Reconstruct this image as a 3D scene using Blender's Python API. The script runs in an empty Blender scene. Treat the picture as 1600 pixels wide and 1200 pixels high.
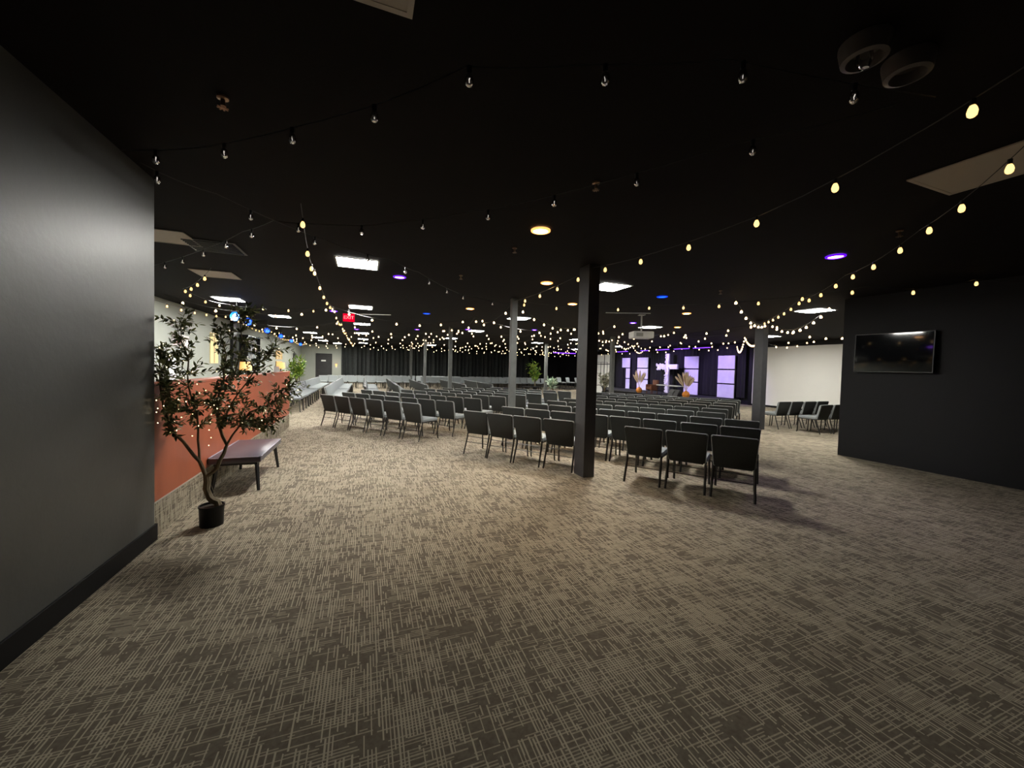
import bpy, bmesh, math, random
from mathutils import Vector, Matrix
random.seed(7)
PI = math.pi
S = bpy.context.scene
COL = S.collection

# ------------------------------------------------------------------ camera
F_PX = 608.0
CAM_H = 1.55
def cam_setup():
    dY = Vector((570-800, 568.8-592, F_PX)).normalized()
    hd = Vector((1, .025, 0)).normalized()
    up = dY.cross(hd).normalized()
    if up.y > 0: up = -up
    dX = dY.cross(up).normalized()
    if dX.x < 0: dX = -dX
    # rows: world axes expressed in image axes (x right, y down, z forward)
    M = Matrix((dX, dY, up))
    right = M.col[0]; down = M.col[1]; fwd = M.col[2]
    R = Matrix((right, -Vector(down), -Vector(fwd))).transposed()
    cam = bpy.data.cameras.new('camera'); o = bpy.data.objects.new('camera', cam)
    COL.objects.link(o)
    o.matrix_world = Matrix.Translation((0, 0, CAM_H)) @ R.to_4x4()
    cam.sensor_fit = 'HORIZONTAL'; cam.sensor_width = 36
    cam.lens = F_PX/1600*36
    cam.shift_x = 0; cam.shift_y = -8/1600
    cam.clip_start = .05; cam.clip_end = 200
    S.camera = o
cam_setup()

# ------------------------------------------------------------------ world, exposure
w = bpy.data.worlds.new('world'); S.world = w; w.use_nodes = True
w.node_tree.nodes['Background'].inputs[0].default_value = (.5, .5, .55, 1)
w.node_tree.nodes['Background'].inputs[1].default_value = .0
S.view_settings.view_transform = 'Standard'; S.view_settings.look = 'None'
S.view_settings.exposure = 0.0; S.view_settings.gamma = 1.0
S.view_settings.use_curve_mapping = False
TROFFER = 142.0         # luminance of the lit ceiling panels

# ------------------------------------------------------------------ materials
def mat(name, col, rough=.6, metal=0, emit=None, strength=0, trans=0, spec=None, sample=True, alpha=None):
    m = bpy.data.materials.new(name); m.use_nodes = True
    b = m.node_tree.nodes['Principled BSDF']
    b.inputs['Base Color'].default_value = (*col, 1)
    b.inputs['Roughness'].default_value = rough
    b.inputs['Metallic'].default_value = metal
    if spec is not None: b.inputs['Specular IOR Level'].default_value = spec
    if emit: b.inputs['Emission Color'].default_value = (*emit, 1); b.inputs['Emission Strength'].default_value = strength
    if trans: b.inputs['Transmission Weight'].default_value = trans
    if not sample: m.cycles.emission_sampling = 'NONE'
    return m

def noisy(name, c1, c2, scale, rough=.7, bump=0, detail=4, stretch=None, spec=None, bscale=None):
    m = mat(name, c1, rough, spec=spec); nt = m.node_tree; b = nt.nodes['Principled BSDF']
    tc = nt.nodes.new('ShaderNodeTexCoord'); mp = nt.nodes.new('ShaderNodeMapping')
    if stretch: mp.inputs['Scale'].default_value = stretch
    n = nt.nodes.new('ShaderNodeTexNoise'); n.inputs['Scale'].default_value = scale; n.inputs['Detail'].default_value = detail
    r = nt.nodes.new('ShaderNodeValToRGB'); r.color_ramp.elements[0].color = (*c1, 1); r.color_ramp.elements[1].color = (*c2, 1)
    r.color_ramp.elements[0].position = .3; r.color_ramp.elements[1].position = .7
    L = nt.links.new
    L(tc.outputs['Object'], mp.inputs[0]); L(mp.outputs[0], n.inputs['Vector']); L(n.outputs['Fac'], r.inputs[0]); L(r.outputs[0], b.inputs['Base Color'])
    if bump:
        bp = nt.nodes.new('ShaderNodeBump'); bp.inputs['Strength'].default_value = bump; bp.inputs['Distance'].default_value = .01
        n2 = nt.nodes.new('ShaderNodeTexNoise'); n2.inputs['Scale'].default_value = bscale or scale*4; n2.inputs['Detail'].default_value = 5
        L(mp.outputs[0], n2.inputs['Vector']); L(n2.outputs['Fac'], bp.inputs['Height']); L(bp.outputs[0], b.inputs['Normal'])
    return m

def carpet_mat(name, axes, hi=(.44, .385, .285), lo=(.098, .080, .060)):
    """Woven carpet: short light dashes along both directions over a dark ground."""
    m = mat(name, lo, .95, spec=.1); nt = m.node_tree; N = nt.nodes; L = nt.links.new; b = N['Principled BSDF']
    g = N.new('ShaderNodeNewGeometry'); sx = N.new('ShaderNodeSeparateXYZ'); L(g.outputs['Position'], sx.inputs[0])
    A, B = sx.outputs[axes[0]], sx.outputs[axes[1]]
    def M(op, a, b_=None, c=None):
        n = N.new('ShaderNodeMath'); n.operation = op
        for i, v in enumerate((a, b_, c)):
            if v is None: continue
            if isinstance(v, (int, float)): n.inputs[i].default_value = v
            else: L(v, n.inputs[i])
        return n.outputs[0]
    def wn(x, y):
        c = N.new('ShaderNodeCombineXYZ'); L(x, c.inputs[0]); L(y, c.inputs[1])
        n = N.new('ShaderNodeTexWhiteNoise'); n.noise_dimensions = '2D'; L(c.outputs[0], n.inputs[0]); return n.outputs['Value']
    def noise(scale, off):
        mp = N.new('ShaderNodeMapping'); mp.inputs['Location'].default_value = (off, off*.7, off*.3); L(g.outputs['Position'], mp.inputs[0])
        n = N.new('ShaderNodeTexNoise'); n.inputs['Scale'].default_value = scale; n.inputs['Detail'].default_value = 1.5; L(mp.outputs[0], n.inputs['Vector']); return n.outputs['Fac']
    def dashes(u, v, pitch, length, seed, dens):
        iu = M('FLOOR', M('DIVIDE', u, pitch)); fu = M('FRACT', M('DIVIDE', u, pitch))
        c = N.new('ShaderNodeCombineXYZ'); L(iu, c.inputs[0]); c.inputs[1].default_value = seed
        n = N.new('ShaderNodeTexWhiteNoise'); n.noise_dimensions = '2D'; L(c.outputs[0], n.inputs[0])
        v2 = M('ADD', M('DIVIDE', v, length), M('MULTIPLY', n.outputs['Value'], 17.0))
        iv = M('FLOOR', v2)
        r = wn(iu, iv)
        blk = wn(M('FLOOR', M('DIVIDE', u, pitch*6.0)), M('FLOOR', M('DIVIDE', v, length*1.7)))
        on = M('LESS_THAN', M('ADD', M('MULTIPLY', r, .55), M('MULTIPLY', blk, .30)), dens)
        prof = M('LESS_THAN', fu, M('ADD', M('MULTIPLY', wn(iu, M('ADD', iv, 31.0)), .26), .28))
        return M('MULTIPLY', on, prof)
    d1 = dashes(A, B, .0150, .095, 3.1, M('ADD', M('MULTIPLY', noise(3.4, 0), .55), .18))
    d2 = dashes(B, A, .0140, .110, 8.7, M('ADD', M('MULTIPLY', noise(3.1, 9), .5), .15))
    d = M('MAXIMUM', d1, M('MULTIPLY', d2, .55))
    f = M('MULTIPLY', d, M('ADD', M('MULTIPLY', noise(90, 3), .9), .62))
    f = M('ADD', f, M('MULTIPLY', noise(45, 5), .30)); f = M('MINIMUM', f, 1.0)
    mx = N.new('ShaderNodeMix'); mx.data_type = 'RGBA'; L(f, mx.inputs[0]); mx.inputs[6].default_value = (*lo, 1); mx.inputs[7].default_value = (*hi, 1)
    L(mx.outputs[2], b.inputs['Base Color'])
    bp = N.new('ShaderNodeBump'); bp.inputs['Strength'].default_value = .35; bp.inputs['Distance'].default_value = .004; L(f, bp.inputs['Height']); L(bp.outputs[0], b.inputs['Normal'])
    return m

M_CARPET = carpet_mat('carpet', (0, 1))
M_CARPET_V = carpet_mat('carpet_toe', (1, 2))
M_CEIL = noisy('ceiling_black', (.0056, .0042, .0046), (.0072, .0056, .0060), 3, .8, .1, spec=.12)
M_WALLDK = noisy('wall_charcoal', (.064, .066, .062), (.075, .077, .072), 1.5, .42, .12, bscale=22, spec=.5)
M_WALLBK = noisy('wall_black', (.0042, .0042, .0062), (.0056, .0056, .0080), 2, .6, .1, bscale=40, spec=.3)
M_WALLGR = noisy('wall_grey_green', (.33, .355, .31), (.38, .405, .36), .8, .7, .05)
M_WALLWH = noisy('wall_white', (.80, .79, .75), (.86, .85, .80), .6, .7, .03)
M_BASE = mat('baseboard_black', (.0035, .0035, .004), .55, spec=.2)
M_COLBK = noisy('column_black', (.030, .030, .033), (.040, .040, .043), 8, .5, .15)
M_COLGR = noisy('column_grey', (.085, .09, .085), (.115, .12, .115), 8, .55, .1)
M_TERRA = noisy('terracotta_panel', (.29, .066, .023), (.35, .080, .029), 4, .5, .05, stretch=(1, 1, .3))
M_CTOP = mat('counter_top_dark', (.10, .035, .02), .4)
M_FABD = noisy('fabric_back_shaded', (.034, .036, .034), (.050, .053, .050), 160, .9, .2, spec=.2)  # rear fabric darkened, shade of the unlit side put into the colour
M_FAB = noisy('fabric_seat', (.20, .22, .225), (.27, .29, .295), 120, .9, .2, spec=.2)
M_FABP = mat('fabric_piping', (.30, .31, .30), .8, spec=.3)
M_STEEL = mat('chair_steel', (.05, .047, .042), .4, .6)
M_BLKM = mat('black_metal', (.012, .012, .014), .4, .3)
M_BLKP = mat('black_plastic', (.008, .008, .009), .35)
M_VINYL = noisy('bench_vinyl', (.050, .047, .070), (.062, .058, .085), 20, .28, .05, spec=.7)
M_SCREEN = mat('tv_glass', (.004, .005, .007), .05, spec=.5)
M_WHITEP = mat('white_plastic', (.75, .75, .73), .5)
M_PANELOFF = mat('panel_unlit', (.52, .47, .40), .5)
M_TROF = mat('panel_lit', (1, 1, 1), .5, emit=(1, .98, .91), strength=TROFFER)
M_FRAMEW = mat('panel_frame', (.35, .34, .31), .5)
M_WARM = mat('downlight_warm', (1, .8, .5), .5, emit=(1, .60, .25), strength=30, sample=False)
M_WARMR = mat('downlight_warm_glow_rim', (1, .6, .3), .5, emit=(1, .38, .10), strength=2.2, sample=False)
M_PURP = mat('downlight_violet', (.6, .3, 1), .5, emit=(.45, .16, 1), strength=30, sample=False)
M_PURPR = mat('downlight_violet_glow_rim', (.2, .05, 1), .5, emit=(.10, .0, .8), strength=1.3, sample=False)
M_BLUE = mat('downlight_blue', (.1, .3, 1), .5, emit=(.01, .13, 1), strength=2.6)
M_BLUER = mat('downlight_blue_glow_rim', (.0, .1, .6), .5, emit=(.0, .03, .8), strength=.8, sample=False)
M_LED = mat('led_violet', (.4, .1, 1), .5, emit=(.16, .03, 1), strength=3.2)
M_BULB = mat('bulb_lit', (1, .8, .5), .4, emit=(1, .60, .22), strength=2.1, sample=False)
M_BULBF = mat('bulb_lit_far', (1, .8, .5), .4, emit=(1, .68, .36), strength=5.5, sample=False)
M_FIL = mat('filament', (1, .9, .8), .3, emit=(1, .9, .8), strength=.7, sample=False)  # glows faintly although its bulbs are unlit
M_GLASS = mat('bulb_glass', (.95, .95, .95), .04, trans=1.0)
M_FAIRY = mat('fairy_bulb', (1, .9, .7), .4, emit=(1, .75, .42), strength=7, sample=False)
M_RED = mat('exit_red', (.05, .0, .0), 1, spec=0, emit=(1, .0, .035), strength=.8)
M_REDW = mat('exit_letters', (.1, .02, .02), 1, spec=0, emit=(1, .22, .26), strength=1.0)
M_SIGNW = mat('sign_white', (.85, .78, .76), .6)
M_PINK = mat('sign_pink', (.75, .22, .27), .6)
M_BARK = noisy('bark', (.11, .085, .045), (.20, .16, .095), 30, .85, .4, stretch=(1, 1, .25))
M_POT = mat('pot_black', (.0035, .0035, .0035), .5, spec=.25)
M_SOIL = noisy('soil', (.02, .014, .01), (.04, .03, .02), 60, .95, .5)
M_CORD = mat('cord_pale', (.5, .45, .35), .6)
M_TAN = noisy('pampas', (.62, .47, .32), (.75, .60, .44), 30, .9, .3)
M_ORANGE = noisy('pumpkin', (.75, .25, .03), (.85, .33, .05), 6, .6)
M_WOOD = noisy('brown_wood', (.17, .06, .03), (.24, .09, .045), 5, .5)
M_LILAC = noisy('stage_panel_fabric', (.60, .58, .70), (.72, .70, .80), 2.5, .8)
M_SHADE = mat('lamp_shade', (.9, .6, .3), .7, emit=(1, .48, .13), strength=1.3)
M_GOLD = mat('gilt', (.65, .42, .14), .45)
M_BOTT = mat('bottle_glass', (.45, .50, .50), .12)
M_CURT = noisy('curtain_charcoal', (.020, .0235, .023), (.034, .039, .038), 6, .75, .1)
M_CURTB = noisy('curtain_black', (.0025, .0025, .0032), (.0045, .0045, .0055), 6, .85, .1)
def leaf_mat(name, c1, c2):
    m = mat(name, c1, .5); nt = m.node_tree; b = nt.nodes['Principled BSDF']
    g = nt.nodes.new('ShaderNodeNewGeometry'); r = nt.nodes.new('ShaderNodeValToRGB')
    r.color_ramp.elements[0].color = (*c1, 1); r.color_ramp.elements[1].color = (*c2, 1)
    nt.links.new(g.outputs['Random Per Island'], r.inputs[0]); nt.links.new(r.outputs[0], b.inputs['Base Color']); return m
M_LEAF = leaf_mat('olive_leaf', (.035, .055, .018), (.26, .29, .11))
M_LEAF2 = leaf_mat('green_leaf', (.05, .16, .02), (.32, .42, .06))
M_LEAF3 = leaf_mat('pale_leaf', (.22, .33, .22), (.50, .58, .46))
M_LEAF4 = leaf_mat('dusty_leaf', (.08, .10, .05), (.45, .42, .32))

# ------------------------------------------------------------------ mesh builder
class MB:
    def __init__(s): s.v = []; s.f = []; s.mi = []; s.cur = 0
    def add(s, vs, fs):
        n = len(s.v); s.v += [tuple(v) for v in vs]; s.f += [tuple(i+n for i in f) for f in fs]; s.mi += [s.cur]*len(fs); return s
    def box(s, x0, x1, y0, y1, z0, z1, b=0):
        if b:
            bm = bmesh.new(); bmesh.ops.create_cube(bm, size=1)
            for v in bm.verts: v.co = Vector(((x0+x1)/2+v.co.x*(x1-x0), (y0+y1)/2+v.co.y*(y1-y0), (z0+z1)/2+v.co.z*(z1-z0)))
            bmesh.ops.bevel(bm, geom=bm.edges[:], offset=b, segments=2, affect='EDGES', profile=.6)
            bm.verts.index_update()
            vs = [v.co.copy() for v in bm.verts]; fs = [[v.index for v in f.verts] for f in bm.faces]; bm.free()
            return s.add(vs, fs)
        vs = [(x, y, z) for z in (z0, z1) for y in (y0, y1) for x in (x0, x1)]
        return s.add(vs, [(0, 2, 3, 1), (4, 5, 7, 6), (0, 1, 5, 4), (2, 6, 7, 3), (0, 4, 6, 2), (1, 3, 7, 5)])
    def tube(s, pts, r, n=6, caps=True):
        pts = [Vector(p) for p in pts]; rs = r if isinstance(r, (list, tuple)) else [r]*len(pts)
        vs = []; up = Vector((0, 0, 1)); prev = None
        for i, p in enumerate(pts):
            t = (pts[min(i+1, len(pts)-1)]-pts[max(i-1, 0)]).normalized()
            if prev is None:
                a = t.cross(up if abs(t.z) < .9 else Vector((1, 0, 0))).normalized()
            else:
                a = (prev - t*prev.dot(t)).normalized()
            prev = a; b = t.cross(a)
            for k in range(n):
                an = 2*PI*k/n; vs.append(p+(a*math.cos(an)+b*math.sin(an))*rs[i])
        fs = [(i*n+k, i*n+(k+1) % n, (i+1)*n+(k+1) % n, (i+1)*n+k) for i in range(len(pts)-1) for k in range(n)]
        if caps: fs += [tuple(range(n))[::-1], tuple((len(pts)-1)*n+k for k in range(n))]
        return s.add(vs, fs)
    def lathe(s, prof, n=16, c=(0, 0, 0), cap=True):
        vs = [(c[0]+r*math.cos(2*PI*k/n), c[1]+r*math.sin(2*PI*k/n), c[2]+z) for r, z in prof for k in range(n)]
        fs = [(i*n+k, i*n+(k+1) % n, (i+1)*n+(k+1) % n, (i+1)*n+k) for i in range(len(prof)-1) for k in range(n)]
        if cap: fs += [tuple(range(n))[::-1], tuple((len(prof)-1)*n+k for k in range(n))]
        return s.add(vs, fs)
    def quad(s, a, b, c, d): return s.add([a, b, c, d], [(0, 1, 2, 3)])
    def leaf(s, p, d, nrm, L, W):
        d = d.normalized(); sd = d.cross(nrm)
        if sd.length < 1e-3: sd = d.cross(Vector((1, .3, .2)))
        sd.normalize(); n2 = sd.cross(d)
        q = [p, p+d*L*.35+sd*W/2+n2*L*.04, p+d*L*.7+sd*W*.38, p+d*L-n2*L*.06, p+d*L*.7-sd*W*.38, p+d*L*.35-sd*W/2+n2*L*.04]
        return s.add(q, [(0, 1, 2, 3), (0, 3, 4, 5)])
    def build(s, name, m, parent=None, smooth=False, loc=None):
        me = bpy.data.meshes.new(name); me.from_pydata(s.v, [], s.f)
        ms = m if isinstance(m, (list, tuple)) else [m]
        for x in ms: me.materials.append(x)
        for p, i in zip(me.polygons, s.mi): p.material_index = i; p.use_smooth = smooth
        if smooth and hasattr(me, 'set_sharp_from_angle'): me.set_sharp_from_angle(angle=math.radians(40))
        me.update()
        o = bpy.data.objects.new(name, me); COL.objects.link(o)
        if parent: o.parent = parent
        if loc: o.location = loc
        return o

def tag(o, label=None, cat=None, group=None, kind=None):
    if label: o['label'] = label
    if cat: o['category'] = cat
    if group: o['group'] = group
    if kind: o['kind'] = kind
    return o
def thing(name, label, cat, loc=(0, 0, 0), rz=0, group=None):
    o = bpy.data.objects.new(name, None); COL.objects.link(o); o.location = loc; o.rotation_euler = (0, 0, rz); o.empty_display_size = .1
    return tag(o, label, cat, group)
def struct(name, mb, m, label, parent=None, **k):
    o = mb.build(name, m, parent, **k)
    if parent is None: tag(o, label, kind='structure', cat=None)
    return o
def copy_tree(o, parent=None):
    c = o.copy(); COL.objects.link(c); c.parent = parent
    for ch in o.children: copy_tree(ch, c)
    return c
ORD = ['first', 'second', 'third', 'fourth', 'fifth', 'sixth', 'seventh', 'eighth', 'ninth', 'tenth', 'eleventh', 'twelfth', 'thirteenth', 'fourteenth', 'fifteenth', 'sixteenth', 'seventeenth', 'eighteenth', 'nineteenth', 'twentieth', 'twenty-first', 'twenty-second', 'twenty-third', 'twenty-fourth', 'twenty-fifth', 'twenty-sixth', 'twenty-seventh', 'twenty-eighth', 'twenty-ninth', 'thirtieth']

# ------------------------------------------------------------------ structure
H = 3.04
XL, XR, YF, YB = -4.7, 17.84, -3.0, 34.5
struct('floor', MB().box(XL-.2, XR+.2, YF-.2, YB+.2, -.1, 0), M_CARPET, 'brown and beige patterned carpet covering the hall floor')
struct('ceiling', MB().box(XL-.2, XR+.2, YF-.2, YB+.2, H, H+.1), M_CEIL, 'black painted tile ceiling over the hall')
struct('wall_left', MB().box(-1.84, -1.66, YF, 4.14, 0, H), M_WALLDK, 'dark grey painted wall close on the left')
struct('baseboard_left', MB().box(-1.66, -1.645, YF, 4.14, 0, .14, .003).box(-1.84, -1.645, 4.14, 4.155, 0, .14), M_BASE, 'glossy black baseboard along the near left wall')
struct('wall_left_far', MB().box(XL-.15, XL, YF, YB, 0, H), M_WALLGR, 'grey green wall behind the reception counter')
struct('wall_right', MB().box(8.72, 9.0, YF, 4.84, 0, H), M_WALLBK, 'black wall on the right carrying the television')
struct('wall_rear', MB().box(XL, XR, YF-.15, YF, 0, H), M_WALLDK, 'dark wall behind the camera')
struct('wall_right_far', MB().box(XR, XR+.15, YF, YB, 0, H), M_WALLBK, 'black far right wall behind the stage')
struct('wall_right_white', MB().box(XR-.06, XR, YF, 13.66, .09, 2.82), M_WALLWH, 'large plain white wall section right of the stage')
struct('baseboard_right', MB().box(XR-.075, XR, YF, 13.72, 0, .09), M_BASE, 'black baseboard under the white wall section')
struct('trim_1', MB().box(XR-.09, XR, 13.66, 13.84, 0, 2.9), M_BASE, 'black vertical trim at the left edge of the white wall')
struct('wall_back', MB().box(XL, XR, YB, YB+.15, 0, H), M_WALLBK, 'far wall behind the curtains')
struct('wall_back_left', MB().box(XL, -3.59, YB-.12, YB, 0, H).box(-2.51, -1.78, YB-.12, YB, 0, H).box(-3.59, -2.51, YB-.12, YB, 2.26, H), M_WALLGR, 'grey green end wall around the far black door')
# door
d = MB().box(-3.57, -2.53, YB-.10, YB-.05, 0, 2.24).build('door_1', noisy('door_black', (.015, .015, .016), (.022, .022, .023), 3, .5)); tag(d, 'black door with a small white plate in the far left wall', kind='structure')
fr = MB(); fr.box(-3.64, -3.57, YB-.15, YB-.03, 0, 2.31); fr.box(-2.53, -2.46, YB-.15, YB-.03, 0, 2.31); fr.box(-3.57, -2.53, YB-.15, YB-.03, 2.24, 2.31); fr.build('door_frame', M_BLKM, d)
MB().box(-3.25, -2.92, YB-.115, YB-.10, 1.68, 1.80).build('door_plate', M_WHITEP, d)
MB().tube([(-3.48, YB-.10, 1.02), (-3.48, YB-.15, 1.02), (-3.36, YB-.15, 1.02)], .014, 6).build('door_handle', mat('chrome', (.6, .6, .6), .25, 1), d)

# columns
def column(name, x0, x1, y0, y1, m, label, cap=True):
    t = thing(name, label, 'column', ((x0+x1)/2, (y0+y1)/2, 0))
    a, b = (x1-x0)/2, (y1-y0)/2
    MB().box(-a, a, -b, b, 0, H-.001, .006).build('shaft', m, t)
    if cap:
        MB().box(-a-.012, a+.012, -b-.012, b+.012, 0, .012, .003).build('base_plate', M_BLKM, t)
    return t
column('boxed_column', 2.94, 3.12, 4.79, 5.06, M_COLBK, 'large black boxed column nearest the camera between the two chair blocks', False)
column('boxed_column', 10.28, 10.48, 7.63, 7.88, M_COLBK, 'dark column in front of the white wall at right', False)
for x, y, wd, lb in [(3.0, 7.9, .13, 'slim grey column left of the big boxed column'), (3.0, 14.5, .13, 'slim grey column second beyond the big boxed column, mid hall'), (3.0, 21.1, .14, 'slim grey column third beyond the boxed column, before the charcoal curtain'),
                   (10.2, 14.5, .16, 'slim grey column just right of the boxed column, before the white screen'), (10.2, 21.2, .16, 'slim grey column beside the green plants at the far end'), (3.0, 27.7, .15, 'slim dark column farthest back against the curtain')]:
    column('column', x-wd/2, x+wd/2, y-wd/2, y+wd/2, M_COLGR, lb)

# ------------------------------------------------------------------ ceiling panels
def troffer_proto(lit):
    t = thing('ceiling_light' if lit else 'ceiling_panel', 'x', 'ceiling light' if lit else 'ceiling panel')
    f = MB()
    for a in ((-.3, .3, -.3, -.275), (-.3, .3, .275, .3), (-.3, -.275, -.275, .275), (.275, .3, -.275, .275)): f.box(a[0], a[1], a[2], a[3], -.014, -.004)
    f.build('frame', M_FRAMEW if lit else M_PANELOFF, t)
    MB().box(-.275, .275, -.275, .275, -.011, -.005).build('diffuser', M_TROF if lit else M_PANELOFF, t)
    return t
LITS = [(-.12, 6.25, 'nearest lit ceiling panel, left of the orange downlight'), (-.12, 11.0, 'lit ceiling panel just behind the red exit sign, second in its row'), (-.12, 15.6, 'third lit panel of the row under the exit sign'), (-.12, 20.2, 'fourth lit panel of the row under the exit sign'), (-.12, 24.9, 'fifth lit panel of the row under the exit sign'), (-.12, 29.5, 'farthest lit panel of the row under the exit sign'),
        (-3.1, 11.3, 'lit panel above the olive tree near the left wall'), (-2.6, 14.6, 'lit panel left of the exit sign, second along the left wall'), (-2.55, 21.6, 'third lit panel along the far left wall'), (-2.6, 25.3, 'fourth lit panel along the far left wall'), (-2.6, 28.6, 'fifth lit panel along the far left wall'), (-1.9, 31.5, 'farthest lit panel above the black door'),
        (4.06, 5.95, 'bright lit panel just right of the boxed column top'), (4.3, 10.9, 'lit panel behind the top of the slim grey column'), (4.3, 15.7, 'third lit panel of the row over the middle chair block'), (4.3, 20.6, 'fourth lit panel of the row over the middle chair block'), (4.5, 28.5, 'farthest lit panel of the row over the middle chair block'),
        (9.0, 10.7, 'lit panel just above the white projector'), (9.65, 5.95, 'lit panel beside the corner of the black television wall'), (14.9, 10.8, 'lit panel behind the dark column at right'), (9.4, 20.8, 'lit panel left of the boxed column, far back'), (9.9, 17.1, 'lit panel half behind the boxed column, far back'), (14.6, 20.4, 'lit panel just right of the boxed column above the plants'), (14.6, 25.3, 'added lit panel brightening the white screen, mostly behind the boxed column')]  # last panel is added to brighten the white screen
tp = troffer_proto(True)
for i, (x, y, lb) in enumerate(LITS):
    t = tp if i == 0 else copy_tree(tp); t.location = (x, y, H); t['label'] = 'square '+lb; t['group'] = 'lit square panels in the black ceiling'
OFFS = [(-.13, 1.46, 'unlit square ceiling panel cut by the top edge of the view'), (4.09, 1.44, 'unlit square ceiling panel at the upper right with a bulb before it'), (-2.42, 8.15, 'unlit ceiling panel catching blue light above the reception'), (-2.3, 5.95, 'unlit pale ceiling panel next to the near left wall')]
tp = troffer_proto(False)
for i, (x, y, lb) in enumerate(OFFS):
    t = tp if i == 0 else copy_tree(tp); t.location = (x, y, H); t['label'] = lb; t['group'] = 'unlit square panels in the black ceiling'
v = thing('ceiling_vent', 'black square ceiling vent beside the pale panel at left', 'vent', (-1.86, 6.2, H))
MB().box(-.3, .3, -.3, .3, -.010, -.004).build('backing', M_BLKP, v)
for k in range(9): MB().box(-.27, .27, -.25+k*.06, -.235+k*.06, -.022, -.008).build('slat', M_BLKM, v)

# round downlights
DL = [(1.75, 3.86, M_WARM, M_WARMR, 'bright orange round downlight in the middle of the ceiling'), (2.93, 6.15, M_WARM, M_WARMR, 'orange round downlight left of the boxed column top'), (2.5, 9.75, M_WARM, M_WARMR, 'small warm round downlight left of the slim grey column'), (4.4, 7.85, M_WARM, M_WARMR, 'small warm round downlight against the left edge of the boxed column'),
      (.53, 6.87, M_PURP, M_PURPR, 'violet round downlight right of the nearest lit panel'), (5.45, 3.15, M_PURP, M_PURPR, 'violet round downlight at upper right near the television wall'), (5.5, 6.22, M_BLUE, M_BLUER, 'blue round downlight right of the boxed column'), (1.63, 11.3, M_BLUE, M_BLUER, 'blue round downlight right of the exit sign'),
      (-.85, 12.2, M_PURP, M_PURPR, 'violet round downlight left of the exit sign'), (3.82, 15.2, M_PURP, M_PURPR, 'violet round downlight beside a far lit panel'), (6.1, 13.8, M_PURP, M_PURPR, 'violet round downlight right of the slim grey column'), (7.75, 10.0, M_PURP, M_PURPR, 'violet round downlight above the white projector'),
      (-.35, 18.0, M_PURP, M_PURPR, 'violet round downlight far down the exit sign row'), (2.0, 16.5, M_PURP, M_PURPR, 'violet round downlight far back over the middle of the hall'), (7.6, 7.7, M_WARM, M_WARMR, 'warm round downlight right of the projector'), (9.7, 10.2, M_WARM, M_WARMR, 'warm round downlight far right over the aisle')]
for x, y, m1, m2, lb in DL:
    t = thing('downlight', lb, 'ceiling light', (x, y, H), 0, 'round coloured downlights in the black ceiling')
    MB().lathe([(.105, -.004), (.105, -.016), (.082, -.022), (.078, -.012)], 20, cap=False).build('rim', m2, t, True)  # glowing ring carries the coloured halo around the lens
    MB().lathe([(.0, -.0135), (.078, -.0125)], 20, cap=False).build('lens', m1, t)
    if m1 is not M_BLUE:
        wm = m1 is M_WARM
        l = bpy.data.lights.new('downlight_beam', 'SPOT'); l.energy = 120 if wm else 16; l.color = (1, .74, .48) if wm else (.45, .2, 1)
        l.spot_size = math.radians(92 if wm else 110); l.spot_blend = .9; l.shadow_soft_size = .07
        o = bpy.data.objects.new('downlight_beam', l); COL.objects.link(o); o.parent = t; o.location = (0, 0, -.03)

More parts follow.
